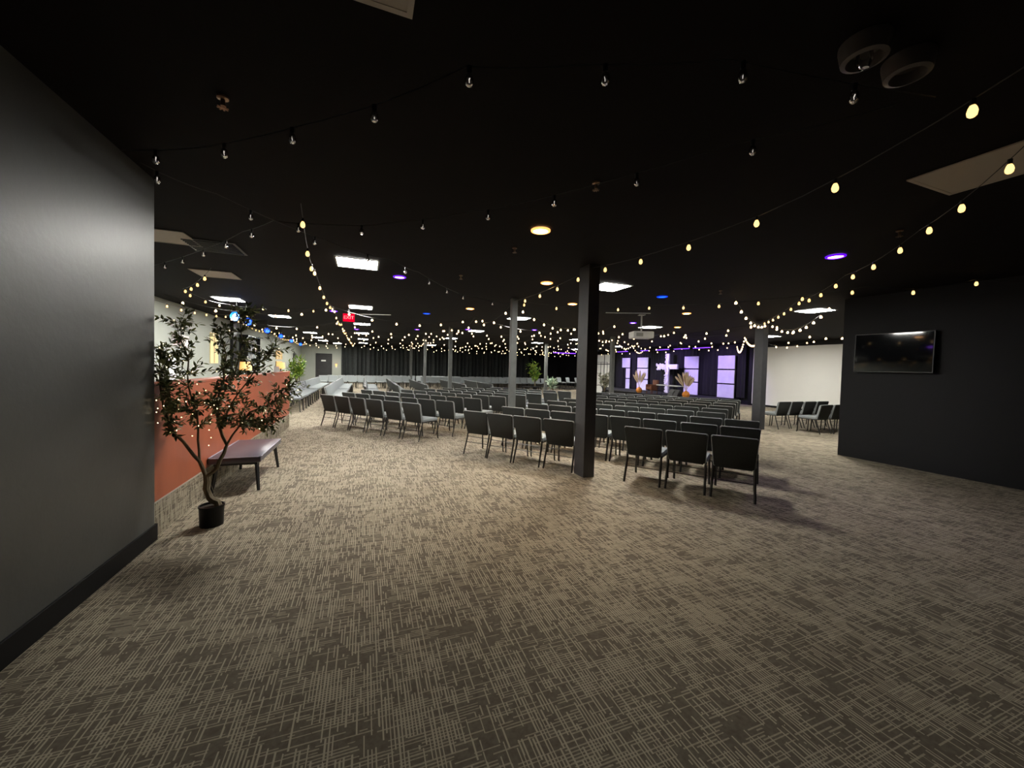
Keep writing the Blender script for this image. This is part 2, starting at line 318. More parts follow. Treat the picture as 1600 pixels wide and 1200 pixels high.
# ------------------------------------------------------------------ chairs
def chair_meshes():
    """Local frame: faces +y, origin on the floor under the seat."""
    P = {}
    b = MB(); b.box(-.235, .235, -.20, .25, .385, .45, .022); P['seat'] = (b, M_FAB, True)
    def slab(x0, x1, d0, d1, zlo, zhi, bev):
        # tilted upholstered back: y is a function of z
        bm = bmesh.new(); bmesh.ops.create_cube(bm, size=1)
        for v_ in bm.verts: v_.co = Vector(((x0+x1)/2+v_.co.x*(x1-x0), (d0+d1)/2+v_.co.y*(d1-d0), (zlo+zhi)/2+v_.co.z*(zhi-zlo)))
        ed = [e for e in bm.edges if abs((e.verts[0].co-e.verts[1].co).y) > 1e-4]
        bmesh.ops.bevel(bm, geom=ed, offset=bev, segments=3, affect='EDGES')
        bmesh.ops.bevel(bm, geom=[e for e in bm.edges if abs((e.verts[0].co-e.verts[1].co).y) < 1e-5], offset=.006, segments=1, affect='EDGES')
        bm.verts.index_update()
        for v_ in bm.verts:
            k = (v_.co.z-.36)/.415; v_.co.x *= .87+.13*min(1, k*1.25)
            v_.co.z += .02*(v_.co.x/.25)**2*(1-k)
            v_.co.y += -.205-(v_.co.z-.36)*.26
        vs = [v_.co.copy() for v_ in bm.verts]; fs = [[q.index for q in f.verts] for f in bm.faces]; bm.free(); return vs, fs
    b = MB(); b.add(*slab(-.25, .25, -.022, .0, .355, .775, .018)); P['back_shell'] = (b, M_FABD, True)
    b = MB(); b.add(*slab(-.245, .245, .0, .045, .40, .772, .018)); P['backrest'] = (b, M_FAB, True)
    pts = []
    z0, z1, xx, r = .46, .772, .248, .016
    yy = lambda z: -.203-(z-.36)*.26
    for cx, cz, a0 in ((-xx+r, z1-r, PI), (xx-r, z1-r, PI/2)):
        for k in range(4):
            a = a0-k*PI/6; pts.append((cx+r*math.cos(a), yy(cz+r*math.sin(a)), cz+r*math.sin(a)))
    pts = [(-xx*.885, yy(.38), .38), (-xx*.91, yy(z0), z0)]+pts+[(xx*.91, yy(z0), z0), (xx*.885, yy(.38), .38)]
    b = MB(); b.tube(pts, .0092, 5); P['piping'] = (b, M_FABP, True)
    legs = []
    for sx in (-1, 1):
        a = MB(); a.tube([(sx*.228, -.20, .40), (sx*.228, -.215, .30), (sx*.236, -.31, 0)], [.015, .0165, .015], 4); legs.append(a)
        a = MB(); a.tube([(sx*.218, .215, .385), (sx*.222, .245, .36), (sx*.228, .265, .02), (sx*.228, .285, 0)], .0155, 4); legs.append(a)
    b = MB(); b.tube([(-.226, -.235, .215), (.226, -.235, .215)], .006, 5); b.tube([(-.226, -.212, .31), (.226, -.212, .31)], .006, 5)
    P['stretcher'] = (b, M_STEEL, False)
    b = MB(); b.tube([(-.222, .23, .375), (-.222, -.2, .375)], .011, 5); b.tube([(.222, .23, .375), (.222, -.2, .375)], .011, 5)
    b.tube([(-.222, .2, .372), (.222, .2, .372)], .009, 5); b.box(-.262, -.236, -.02, .02, .36, .385); P['seat_frame'] = (b, M_STEEL, False)
    return P, legs
CP, CLEG = chair_meshes()
proto = thing('stacking_chair', 'x', 'chair')
for k, (b, m, sm) in CP.items():
    b.build(k, m, proto, sm)
for a in CLEG: a.build('leg', M_STEEL, proto, True)
# far chairs: one mesh each
fm = MB(); MATS = [M_FAB, M_FABD, M_FABP, M_STEEL]
for k, (b, m, sm) in CP.items(): fm.cur = MATS.index(m); fm.add(b.v, b.f)
fm.cur = 3
for a in CLEG: fm.add(a.v, a.f)
farproto = fm.build('stacking_chair', MATS); FARME = farproto.data
bpy.data.objects.remove(farproto)
used = [False]; n_ch = [0]
def chair(x, y, ang, label, group, far=False, jit=.012):
    """ang: facing direction in degrees."""
    rz = math.radians(ang-90+random.uniform(-1.2, 1.2)); x += random.uniform(-jit, jit); y += random.uniform(-jit, jit)
    if far:
        o = bpy.data.objects.new('stacking_chair', FARME); COL.objects.link(o)
    elif not used[0]: o = proto; used[0] = True
    else: o = copy_tree(proto)
    o.location = (x, y, 0); o.rotation_euler = (0, 0, rz)
    tag(o, label, 'chair', group); n_ch[0] += 1
U = Vector((.793, .609)); D = Vector((.609, -.793))
PITCH = .548
# right block: top right corner of each row's backs, number of chairs
R_ENDS = [(4.37, 3.23, 3), (5.20, 3.84, 8), (6.01, 4.45, 8), (6.46, 5.49, 7), (7.22, 6.07, 7), (7.98, 6.58, 7), (8.73, 7.14, 7), (9.42, 7.62, 7), (10.07, 8.08, 8)]
for r, (ex, ey, n) in enumerate(R_ENDS):
    for k in range(n):
        c = Vector((ex, ey)) - D*(.25+PITCH*k) + U*.315
        chair(c.x, c.y, 37.5, f'charcoal chair, {ORD[k]} from right end of {ORD[r]} row counted from the camera, right block', 'chairs of the right block', far=(r > 6))
for k in range(4):
    c = Vector((1.63, 6.70)) + D*(.25+PITCH*k*.96) + U*.315
    chair(c.x, c.y, 37.5, f'charcoal chair, {ORD[k]} from the left in the nearest short row left of the boxed column', 'chairs of the right block')
M_ENDS = [(1.03, 7.96, 6), (1.83, 8.37, 7), (2.64, 9.04, 8), (3.47, 9.61, 7), (4.26, 10.16, 7), (4.98, 10.62, 7), (5.75, 11.1, 7), (6.62, 11.74, 6)]
for r, (ex, ey, n) in enumerate(M_ENDS):
    for k in range(n):
        c = Vector((ex, ey)) - D*(.25+PITCH*1.04*k) + U*.315
        chair(c.x, c.y, 37.5, f'charcoal chair, {ORD[k]} from right end of {ORD[r]} row counted from the camera, middle block', 'chairs of the middle block', far=(r > 4))
C_ROWS = [(-2.42, 13.9, 17), (-1.2, 13.9, 16), (.0, 14.6, 14), (1.15, 15.4, 12), (2.3, 16.0, 10), (4.0, 16.6, 9), (5.4, 17.2, 8)]
for r, (x, y0, n) in enumerate(C_ROWS):
    for k in range(n):
        y = y0+k*.605+(.30 if k >= n//2 else 0)
        if abs(x+.315-3.0) < .5 and min(abs(y-c_) for c_ in (14.5, 21.1, 27.7)) < .4: continue
        chair(x+.315, y, 0+(-4 if r < 2 else 8), f'pale grey chair, {ORD[k]} from the near end of {ORD[r]} lengthwise row from the left wall', 'chairs of the rows facing right beyond the counter', far=(y > 19))
for r, (y, x0, n) in enumerate([(26.6, -2.4, 28), (27.7, -2.0, 26), (28.8, 1.5, 20)]):
    for k in range(n):
        if abs(y-27.7) < .1 and min(abs(x0+k*.56+(.6 if k > 9 else 0)-c_) for c_ in (3.0, 10.2)) < .4: continue
        chair(x0+k*.56+(.6 if k > 9 else 0), y+.0, -90, f'pale grey chair, {ORD[k]} from the left in {ORD[r]} row facing the camera before the curtain', 'chairs in the far rows facing the camera', far=True)
for r, (x0, y, n) in enumerate([(10.88, 7.87, 4), (11.12, 6.92, 4)]):
    for k in range(n):
        chair(x0+.27+k*.555, y, 92, f'charcoal chair, {ORD[k]} from the left in the {"farther" if r == 0 else "nearer"} short row before the white wall', 'chairs before the white wall at right')

# ------------------------------------------------------------------ reception counter
t = thing('reception_counter', 'terracotta red reception counter with carpeted base at left', 'counter', (-1.68, 4.16, 0))
MB().box(-.14, 0, 0, 6.45, .305, 1.30).build('front_panel', M_TERRA, t)
MB().box(-.14, .002, 0, 6.452, 0, .305).build('kick_base', M_CARPET_V, t)
MB().box(-.15, .004, 0, 6.46, 1.30, 1.335, .006).build('counter_top', M_TERRA, t)
MB().box(-.80, -.14, .1, 6.2, .72, .76).box(-.80, -.76, .1, 6.2, 0, .72).build('desk_top', M_CTOP, t)
MB().box(-.006, .006, 0, 6.455, .30, .312).build('edge_trim', mat('edge_strip', (.35, .30, .24), .5), t)

# bench
t = thing('padded_bench', 'low bench with dark grey vinyl pad and black legs by the counter', 'bench', (-1.41, 5.97, 0))
b = MB(); b.box(-.265, .265, -.60, .60, .345, .42, .022); b.build('cushion', M_VINYL, t, True)
MB().tube([(.262, -.58, .415), (.262, .58, .415)], .006, 6).tube([(-.262, -.58, .415), (-.262, .58, .415)], .006, 6).tube([(-.24, -.598, .415), (.24, -.598, .415)], .006, 6).build('piping', mat('bench_piping', (.35, .34, .42), .4), t, True)
MB().box(-.22, .22, -.55, .55, .315, .347).build('frame', M_BLKP, t)
for sx in (-1, 1):
    for sy in (-1, 1):
        MB().tube([(sx*.20, sy*.50, .33), (sx*.235, sy*.565, 0)], [.024, .017], 4).build('leg', M_BLKP, t)

# ------------------------------------------------------------------ olive tree
TX, TY = -1.33, 4.38
t = thing('potted_olive_tree', 'potted artificial olive tree with crooked trunk before the red counter', 'tree', (TX, TY, 0))
MB().lathe([(.0, 0), (.092, 0), (.098, .17), (.104, .178), (.104, .192), (.095, .192), (.093, .172), (.0, .172)], 20, cap=False).build('pot', M_POT, t, True)
MB().lathe([(.093, .17), (.05, .182), (0, .186)], 14, cap=False).build('soil', M_SOIL, t, True)
K = .0061
def q(px, py, dy=0):
    X = (px-328)*K*1.03; Z = (822-py)*K
    return Vector((max(X, -.30), dy, Z))
BR = [
    ([(336, 795, 0), (335, 787, 0), (326, 780, 0), (321, 765, 0), (321, 745, 0)], .036, .023),
    ([(321, 747, 0), (313, 722, .0), (303, 705, -.02), (285, 676, -.05), (270, 650, -.12), (258, 625, -.18), (252, 590, -.22), (262, 560, -.2)], .018, .004),
    ([(321, 747, 0), (334, 735, .01), (342, 712, .03), (345, 700, .04), (335, 672, .05), (330, 640, .06), (340, 600, .05), (345, 560, .02), (338, 530, 0)], .020, .004),
    ([(345, 700, .04), (360, 672, .06), (372, 650, .10), (395, 640, .12), (412, 625, .15), (424, 612, .18)], .010, .003),
    ([(313, 722, 0), (310, 690, .02), (308, 650, .03), (300, 610, 0), (302, 570, -.04), (294, 540, -.05), (292, 515, -.05)], .011, .003),
    ([(335, 672, .05), (350, 640, .0), (375, 600, -.06), (392, 570, -.1), (410, 548, -.1)], .009, .003),
    ([(330, 640, .06), (352, 590, .1), (362, 540, .12), (358, 505, .12), (364, 492, .12)], .008, .003),
    ([(308, 650, .03), (284, 640, -.06), (266, 612, -.12), (272, 580, -.1)], .007, .003),
    ([(360, 672, .06), (380, 670, -.02), (400, 668, -.06), (412, 650, -.1)], .006, .002),
]
tr = MB(); tips = []
for pts, r0, r1 in BR:
    P_ = [q(*p) for p in pts]; n = len(P_)
    # wiggle
    Q = []
    for i in range(n-1):
        Q.append(P_[i]); mid = (P_[i]+P_[i+1])/2+Vector((random.uniform(-.008, .008), random.uniform(-.015, .015), 0)); Q.append(mid)
    Q.append(P_[-1]); m_ = len(Q)
    tr.tube(Q, [r0+(r1-r0)*i/(m_-1) for i in range(m_)], 7)
    for i in range(m_):
        if Q[i].z > .85: tips.append((Q[i], (Q[min(i+1, m_-1)]-Q[max(i-1, 0)]).normalized()))
tr.build('trunk', M_BARK, t, True)
tw = MB(); lf = MB(); fpts = []
for (p, dr) in tips*5:
    d = (dr*.5+Vector((random.uniform(-1, 1), random.uniform(-.8, .8), random.uniform(-.5, .9)))).normalized()
    L = random.uniform(.08, .19); pts = [p]
    for k in range(4):
        d = (d+Vector((random.uniform(-.3, .3), random.uniform(-.3, .3), random.uniform(-.25, .15)))).normalized()
        nx = pts[-1]+d*L/4
        wx = nx.x+TX; wy = nx.y+TY
        if wx < -1.62 and nx.z < 1.40: nx.x = -1.62-TX+random.uniform(0, .02)
        if nx.z < .68: nx.z = .68
        pts.append(nx)
    tw.tube(pts, [.0028, .0024, .002, .0016, .001], 3)
    for k in range(1, 5):
        for rep in range(3):
            pp = pts[k-1].lerp(pts[k], random.random())
            sd_ = d.cross(Vector((random.uniform(-1, 1), random.uniform(-1, 1), random.uniform(-1, 1)))).normalized()
            ld = (d*.75+sd_*.8+Vector((0, 0, -.15))).normalized()
            Lf = random.uniform(.036, .062)
            if (pp.x+TX+ld.x*Lf) < -1.655 and pp.z < 1.42: ld.x = abs(ld.x)
            lf.leaf(pp, ld, Vector((random.uniform(-1, 1), random.uniform(-1, 1), 1)), Lf, random.uniform(.015, .024))
    if random.random() < .16: fpts.append(pts[random.randint(1, 4)])
tag(tw.build('twigs', M_BARK, t), kind='stuff')
tag(lf.build('leaves', M_LEAF, t), kind='stuff')
# fairy lights on the tree with the cord to the wall
t = thing('fairy_lights', 'string of tiny warm fairy lights wound through the olive tree', 'fairy lights', (TX, TY, 0))
fb = MB()
for pts, _, _ in BR:
    for p in pts[1:]:
        pass
for i in range(22): fpts.append(Vector(q(random.gauss(290, 26), random.gauss(640, 20), random.uniform(-.3, .1))))
for i in range(6): fpts.append(Vector(q(322+random.uniform(-3, 3), 700-i*12, .05)))
for p in fpts:
    fb.lathe([(0, -.005), (.0045, 0), (0, .006)], 5, c=p, cap=False)
tag(fb.build('bulbs', M_FAIRY, t), kind='stuff')
fc = MB(); fpts.sort(key=lambda p: p.z)
fc.tube([q(335, 790, .03), q(325, 760, .035), q(324, 745, .03), q(338, 725, .04), q(346, 700, .05), q(336, 670, .06)], .0015, 4)
fc.build('wire', M_CORD, t)
MB().tube([(TX+.05, TY-.12, .012), (TX-.04, TY-.24, .010), (TX-.10, TY-.38, .010), (TX-.16, TY-.55, .010), (TX-.20, TY-.85, .010), (TX-.27, TY-1.12, .010), (TX-.300, TY-1.2, .012), (TX-.312, TY-1.26, .06)], .004, 6).build('power_cord', M_CORD, t)

# ------------------------------------------------------------------ television
t = thing('television', 'wall-mounted flat black television reflecting the ceiling lights', 'television', (8.705, 4.05, 1.98)); t.rotation_euler = (0, .03, 0)
MB().box(-.075, -.03, -.56, .545, -.35, .35, .004).build('bezel', M_BLKP, t)
MB().box(-.078, -.0745, -.545, .53, -.335, .335).build('screen', M_SCREEN, t)
MB().box(-.03, -.002, -.25, .25, -.2, .2).build('wall_bracket', M_BLKM, t)

# ------------------------------------------------------------------ curtains
def curtain(name, p0, p1, z0, z1, amp, period, m, label, group):
    p0, p1 = Vector(p0), Vector(p1); L = (p1-p0).length; d = (p1-p0)/L; nrm = Vector((-d.y, d.x)); n = max(8, int(L/period*8)); b = MB(); vs = []
    ph = random.uniform(0, 6)
    offs = []
    for i in range(n+1):
        u = i/n*L
        offs.append(amp*(math.sin(u/period*2*PI+ph)+.35*math.sin(u/period*1.31*2*PI+ph*2))+random.uniform(-.2, .2)*amp)
    for zi, (z, k) in enumerate(((z1, .45), (z1-.5, .85), ((z0+z1)/2, 1.0), (z0, 1.15))):
        for i in range(n+1):
            c = p0+d*(i/n*L)+nrm*offs[i]*k; vs.append((c.x, c.y, z))
    fs = [(r*(n+1)+i, r*(n+1)+i+1, (r+1)*(n+1)+i+1, (r+1)*(n+1)+i) for r in range(3) for i in range(n)]
    b.add(vs, fs); o = b.build(name, m, None, True); return tag(o, label, 'curtain', group)
xs = [-1.74, 1.2, 4.1, 7.0, 9.9, 12.8, 14.6]
wh = ['leftmost', 'second', 'third', 'fourth', 'fifth', 'rightmost']
for i in range(6):
    curtain('curtain', (xs[i]+.02, 34.2), (xs[i+1]-.02, 34.2), .03, 2.98, .105, .34, M_CURT, f'{wh[i]} charcoal pleated curtain of the far wall' + (', counted from the left' if 0 < i < 5 else ''), 'charcoal curtains along the far wall')
tr_ = MB().tube([(-1.75, 34.2, 2.99), (14.62, 34.2, 2.99)], .02, 6).build('curtain_rail', M_BLKM); tag(tr_, 'black rail carrying the far charcoal curtains', 'rail')
ys = [13.95, 15.75, 16.15+1.9, 20.4, 22.3, 24.6]
for i in range(5):
    curtain('stage_curtain', (17.68, ys[i]+.02), (17.68, ys[i+1]-.02), .32, 3.0, .035, .26, M_CURTB, f'{["rightmost", "second", "third", "fourth", "leftmost"][i]} black stage curtain' + (' from the right' if 0 < i < 4 else ' behind the stage'), 'black curtains behind the stage')

# ------------------------------------------------------------------ stage
t = thing('stage_platform', 'low black carpeted stage platform before the black curtains', 'stage', (16.2, 19.3, 0))
MB().box(-1.5, 1.55, -5.0, 5.6, 0, .28).build('deck', M_CURTB, t)
MB().box(-1.515, -1.5, -5.0, 5.6, .02, .285).build('fascia', M_BLKM, t)
for i, (y0, y1, wnd) in enumerate([(14.43, 15.42, 'rightmost'), (16.72, 17.74, 'second from the right'), (20.87, 21.94, 'second from the left'), (22.75, 23.62, 'leftmost')]):
    t = thing('lit_backdrop', f'{wnd} tall violet-lit stage panel of three stacked squares', 'panel', (17.5, (y0+y1)/2, .28), 0, 'violet lit panels behind the stage')
    w2 = (y1-y0)/2
    for k in range(3):
        z0 = .0+k*.745; yl = w2 if not (i == 3 and k < 2) else -w2+.42
        MB().box(-.02, .02, -w2, yl, z0, z0+.68).build('square', M_LILAC, t)
    MB().box(.02, .045, -w2, -w2+.04, 0, 2.17).box(.02, .045, w2-.04, w2, 0, 2.17).build('frame', M_BLKM, t)
# LED bars
for i, (y0, y1) in enumerate([(15.45, 16.55), (16.85, 17.95), (18.4, 19.5), (20.2, 20.9), (22.3, 23.4)]):
    t = thing('led_bar', f'{["rightmost", "second", "third", "fourth", "leftmost"][i]} violet light bar' + (' from the right' if 0 < i < 4 else '') + ' above the stage', 'light bar', (16.9, (y0+y1)/2, 2.86), 0, 'violet light bars above the stage')
    h2 = (y1-y0)/2
    MB().box(-.05, .05, -h2-.03, h2+.03, .02, .07).build('housing', M_BLKM, t)
    MB().box(-.035, .035, -h2, h2, -.005, .02).build('tube', M_LED, t)
    MB().tube([(0, 0, .07), (0, 0, .18)], .01, 6).build('hanger', M_BLKM, t)
t = thing('led_bar', 'bright violet light bar at the far end, just left of the boxed column', 'light bar', (15.1, 28.0, 2.84), PI/2, 'violet light bars above the stage')
MB().box(-.05, .05, -1.03, 1.03, .02, .07).build('housing', M_BLKM, t)
MB().box(-.045, .045, -1.0, 1.0, -.03, .02).build('tube', M_LED, t)
for sy in (-.8, .8): MB().tube([(0, sy, .07), (0, sy, .2)], .01, 6).build('hanger', M_BLKM, t)
# cross with flowers
t = thing('cross', 'tall white cross trimmed with white flowers on the stage', 'cross', (17.0, 18.55, .28))
MB().box(-.05, .05, -.13, .13, 0, 2.34, .01).build('upright', M_WHITEP, t)
MB().box(-.052, .052, -.80, .84, 1.42, 1.70, .01).build('crossbar', M_WHITEP, t)
fl = MB()
def flower(p, r):
    for k in range(5):
        a = 2*PI*k/5+random.random(); c = p+Vector((-.01, math.cos(a)*r*.6, math.sin(a)*r*.6))
        fl.lathe([(0, -r*.5), (r*.5, 0), (0, r*.5)], 5, c=c, cap=False)
for i in range(34): flower(Vector((-.07, random.uniform(.12, .86), random.uniform(1.40, 1.72))), .07)
for i in range(70):
    z = random.uniform(.02, 2.36); flower(Vector((-.07, random.choice((-1, 1))*random.uniform(.06, .15), z)), .05)
tag(fl.build('flowers', M_WHITEP, t), kind='stuff')

def pampas(x, y, n, H0, label, seed, spread):
    random.seed(seed)
    t = thing('pampas_arrangement', label, 'dried grass', (x, y, .28))
    MB().lathe([(0, 0), (.10, 0), (.17, .08), (.18, .16), (.14, .26), (.06, .31), (.05, .34), (0, .34)], 14, cap=False).build('pumpkin_vase', M_ORANGE, t, True)
    n *= 2
    for i in range(n):
        a = (i/(n-1)-.5)*spread; hh = H0*random.uniform(.85, 1.05)
        base = Vector((0, 0, .33)); tip = Vector((random.uniform(-.25, .1), math.sin(a)*hh, .33+math.cos(a)*hh)); mid = base.lerp(tip, .45)+Vector((0, 0, .05+.03*(i % 2)))
        b = MB(); pts = [base.lerp(mid, .6), mid, mid.lerp(tip, .4)+Vector((0, 0, .02)), mid.lerp(tip, .8), tip]
        b.tube(pts, [.010, .045, .055, .04, .006], 6)
        b.build('plume', M_TAN, t, True)
        MB().tube([base, mid], .006, 4).build('stem', M_TAN, t)
pampas(15.0, 15.05, 7, .95, 'tan pampas bouquet in orange pumpkin vase, right on the stage', 3, 1.5)
pampas(15.0, 18.6, 5, .95, 'tan pampas bouquet in orange pumpkin vase, left on the stage', 5, 1.2)
random.seed(11)
t = thing('side_table', 'narrow white-topped table on the stage beside the cross', 'table', (15.3, 16.5, .28))
MB().box(-.2, .2, -.80, .80, .50, .545).build('table_top', M_WHITEP, t)
for sy in (-.74, .74):
    for sx in (-.16, .16): MB().tube([(sx, sy, 0), (sx, sy, .5)], .015, 5).build('leg', M_BLKM, t)
t = thing('lectern_chair', 'brown leather armchair beside the table on the stage', 'armchair', (15.2, 17.75, .28), -.2)
MB().box(-.22, .22, -.26, .26, .24, .40, .03).build('seat', M_WOOD, t, True)
b = MB(); b.box(.16, .28, -.24, .24, .36, .78, .03); b.build('backrest', M_WOOD, t, True)
for sy in (-.28, .28): MB().box(-.22, .2, sy-.04, sy+.04, .2, .52, .02).build('armrest', M_WOOD, t, True)
for sx in (-.18, .18):
    for sy in (-.24, .24): MB().tube([(sx, sy, 0), (sx, sy, .25)], .02, 5).build('leg', M_WOOD, t)
t = thing('monitor_speaker', 'dark wedge loudspeaker at the right of the stage', 'speaker', (14.95, 15.75, .28))
b = MB(); b.add([(-.2, -.33, 0), (.2, -.33, 0), (.2, .33, 0), (-.2, .33, 0), (.02, -.33, .36), (.2, -.33, .30), (.2, .33, .30), (.02, .33, .36)], [(0, 3, 2, 1), (0, 1, 5, 4), (2, 3, 7, 6), (1, 2, 6, 5), (0, 4, 7, 3), (4, 5, 6, 7)]); b.build('cabinet', M_BLKP, t)
MB().tube([(-.17, .0, .04), (-.02, 0, .32)], .012, 5).build('grille_bar', M_BLKM, t)
# drum kit / stands left of stage
t = thing('music_stand_rack', 'black metal frame rack standing left of the stage', 'rack', (14.2, 21.6, 0))
for yy_ in (-.9, -.2, .5, 1.2): MB().tube([(0, yy_, 0), (0, yy_, 2.05)], .018, 5).build('post', M_BLKM, t)
for zz in (.5, 1.3, 2.04): MB().tube([(0, -.9, zz), (0, 1.2, zz)], .014, 5).build('rail', M_BLKM, t)
t = thing('drum', 'round drum with metal rim left of the stage', 'drum', (13.4, 20.2, .36), .5)
def rotx(b):  # lay a lathe on its side
    b.v = [(z, x_, y_) for x_, y_, z in b.v]; return b
rotx(MB().lathe([(.28, -.2), (.28, .2)], 18)).build('shell', M_BLKP, t, True)
rotx(MB().lathe([(.26, -.21), (.26, -.203)], 18)).build('drum_head', M_WHITEP, t)
rotx(MB().lathe([(.29, -.215), (.30, -.20), (.29, -.19)], 18, cap=False)).build('hoop', M_STEEL, t, True)
for s_ in (-1, 1): MB().tube([(0, s_*.2, -.2), (-.1, s_*.32, -.36)], .012, 5).build('leg', M_STEEL, t)

# white screen at the far right
t = thing('folding_screen', 'tall white screen with black cross bar left of the stage', 'screen', (17.6, 25.9, 0))
MB().box(-.02, .02, -.95, .1, .05, 2.75).build('panel', M_WALLWH, t)
MB().box(-.02, .02, .14, 1.35, .05, 2.75).build('panel', M_WALLWH, t)
MB().box(-.04, -.02, -1.0, 1.4, 1.98, 2.04).box(-.04, .03, .09, .15, 0, 2.8).build('cross_bar', M_BLKM, t)

# ------------------------------------------------------------------ plants
def bush(name, x, y, z0, h, r, nleaf, Ll, Wl, m, label, pot=True, stems=5, up=.3):
    t = thing(name, label, 'plant', (x, y, z0))
    ph = .0
    if pot:
        ph = .28; MB().lathe([(0, 0), (.13, 0), (.17, .28), (.15, .28), (.14, .25), (0, .25)], 12, cap=False).build('pot', M_POT, t, True)
    st = MB(); lv = MB()
    for i in range(stems):
        a = random.uniform(0, 6.28); top = Vector((math.cos(a)*r*.6, math.sin(a)*r*.6, h*random.uniform(.75, 1)))
        pts = [Vector((0, 0, ph-.03)), Vector((top.x*.3, top.y*.3, ph+(top.z-ph)*.5)), top]
        st.tube(pts, [.014, .01, .005], 5)
        for k in range(nleaf//stems):
            u = random.uniform(.35, 1); p = pts[0].lerp(pts[1], u*2) if u < .5 else pts[1].lerp(pts[2], u*2-1)
            p = p+Vector((random.uniform(-1, 1), random.uniform(-1, 1), random.uniform(-1, 1)))*r*.25
            lv.leaf(p, Vector((random.uniform(-1, 1), random.uniform(-1, 1), random.uniform(-.5, 1)+up)), Vector((random.uniform(-1, 1), 0, 1)), Ll*random.uniform(.7, 1.2), Wl)
    st.build('stems', M_BARK, t); tag(lv.build('leaves', m, t), kind='stuff')
bush('potted_plant', -3.55, 24.5, 0, 1.75, .55, 300, .30, .10, M_LEAF2, 'bright green bushy plant just behind the end of the counter')
bush('potted_plant', -3.6, 22.0, 0, 1.05, .45, 160, .30, .09, M_LEAF2, 'low green plant beside the end of the counter')
bush('potted_tree', -4.1, 29.5, 0, 2.0, .55, 420, .16, .08, M_LEAF4, 'dusty pale-leaved small tree left of the black door')
bush('potted_plant', 10.9, 24.3, 0, 2.0, .6, 200, .34, .11, M_LEAF2, 'yellow green plant left of the far slim column')
bush('potted_plant', 10.1, 20.0, 0, 1.0, .45, 120, .30, .10, M_LEAF3, 'pale leafy plant at the foot of the far slim column')
bush('potted_plant', 13.3, 19.6, 0, 1.35, .5, 200, .26, .09, M_LEAF4, 'large leafy plant just right of the boxed column')

# stacked chairs at the far dark wall
t0 = None
for k in range(3):
    o = bpy.data.objects.new('stacking_chair', FARME); COL.objects.link(o)
    o.location = (14.0+k*.70, 26.3-k*.12, .12); o.rotation_euler = (0, 0, math.radians(205+k*6))
    tag(o, f'silver-edged chair, {["left", "middle", "right"][k]} one of three raised on a cart by the dark far wall', 'chair', 'chairs on the cart by the far wall')
t = thing('chair_cart', 'low dark cart under three chairs by the dark far wall', 'cart', (14.75, 26.15, 0))
MB().box(-1.1, 1.1, -.45, .45, .08, .12).build('deck', M_BLKM, t)
for sx in (-.8, .8):
    for sy in (-.38, .38): rotx(MB().lathe([(.04, -.015), (.04, .015)], 10)).build('wheel', M_BLKP, t, loc=(sx, sy, .04))
for k, (x, y) in enumerate([(9.4, 21.6), (10.6, 22.0)]):
    t = thing('low_table', f'{"left" if k == 0 else "right"} low dark table among the far chairs', 'table', (x, y, 0), .1, 'low dark tables among the far chairs')
    MB().box(-.5, .5, -.25, .25, .41, .45).build('table_top', M_BLKM, t)
    for sx in (-.45, .45):
        for sy in (-.2, .2): MB().tube([(sx, sy, 0), (sx, sy, .41)], .018, 5).build('leg', M_BLKM, t)

# ------------------------------------------------------------------ projector
t = thing('projector', 'white projector hanging from the ceiling before the stage', 'projector', (6.86, 8.5, 2.50), -.35)
MB().box(-.27, .27, -.22, .22, -.09, .09, .03).build('body', M_WHITEP, t, True)
rotx(MB().lathe([(.055, 0), (.06, .05), (.045, .05)], 14)).build('lens', M_BLKP, t, loc=(.26, .05, 0))
MB().tube([(0, 0, .09), (0, 0, .54)], .022, 8).build('mounting_pole', M_WHITEP, t)
MB().box(-.08, .08, -.08, .08, .525, .54).build('ceiling_plate', M_WHITEP, t)
MB().box(-.2, -.02, -.223, -.219, -.05, .04).build('vent_grille', M_FRAMEW, t)

# exit sign
t = thing('exit_sign', 'red glowing EXIT sign hanging from the ceiling', 'exit sign', (-.42, 11.4, 2.785))
MB().box(-.145, .145, -.02, .02, -.105, .105, .008).build('panel', M_RED, t)
MB().box(-.02, .02, -.015, .015, .105, .255).build('stem', M_BLKM, t)
def text(s, size, m, parent, loc, rot, name='lettering', ext=.002):
    c = bpy.data.curves.new(name, 'FONT'); c.body = s; c.size = size; c.extrude = ext; c.align_x = 'CENTER'; c.align_y = 'CENTER'
    o = bpy.data.objects.new(name, c); COL.objects.link(o)
    dg = bpy.context.evaluated_depsgraph_get(); me = bpy.data.meshes.new_from_object(o.evaluated_get(dg)); bpy.data.objects.remove(o)
    me.materials.clear(); me.materials.append(m)
    o = bpy.data.objects.new(name, me); COL.objects.link(o); o.parent = parent; o.location = loc; o.rotation_euler = rot; return o
text('EXIT', .125, M_REDW, t, (0, -.023, 0), (PI/2, 0, 0))

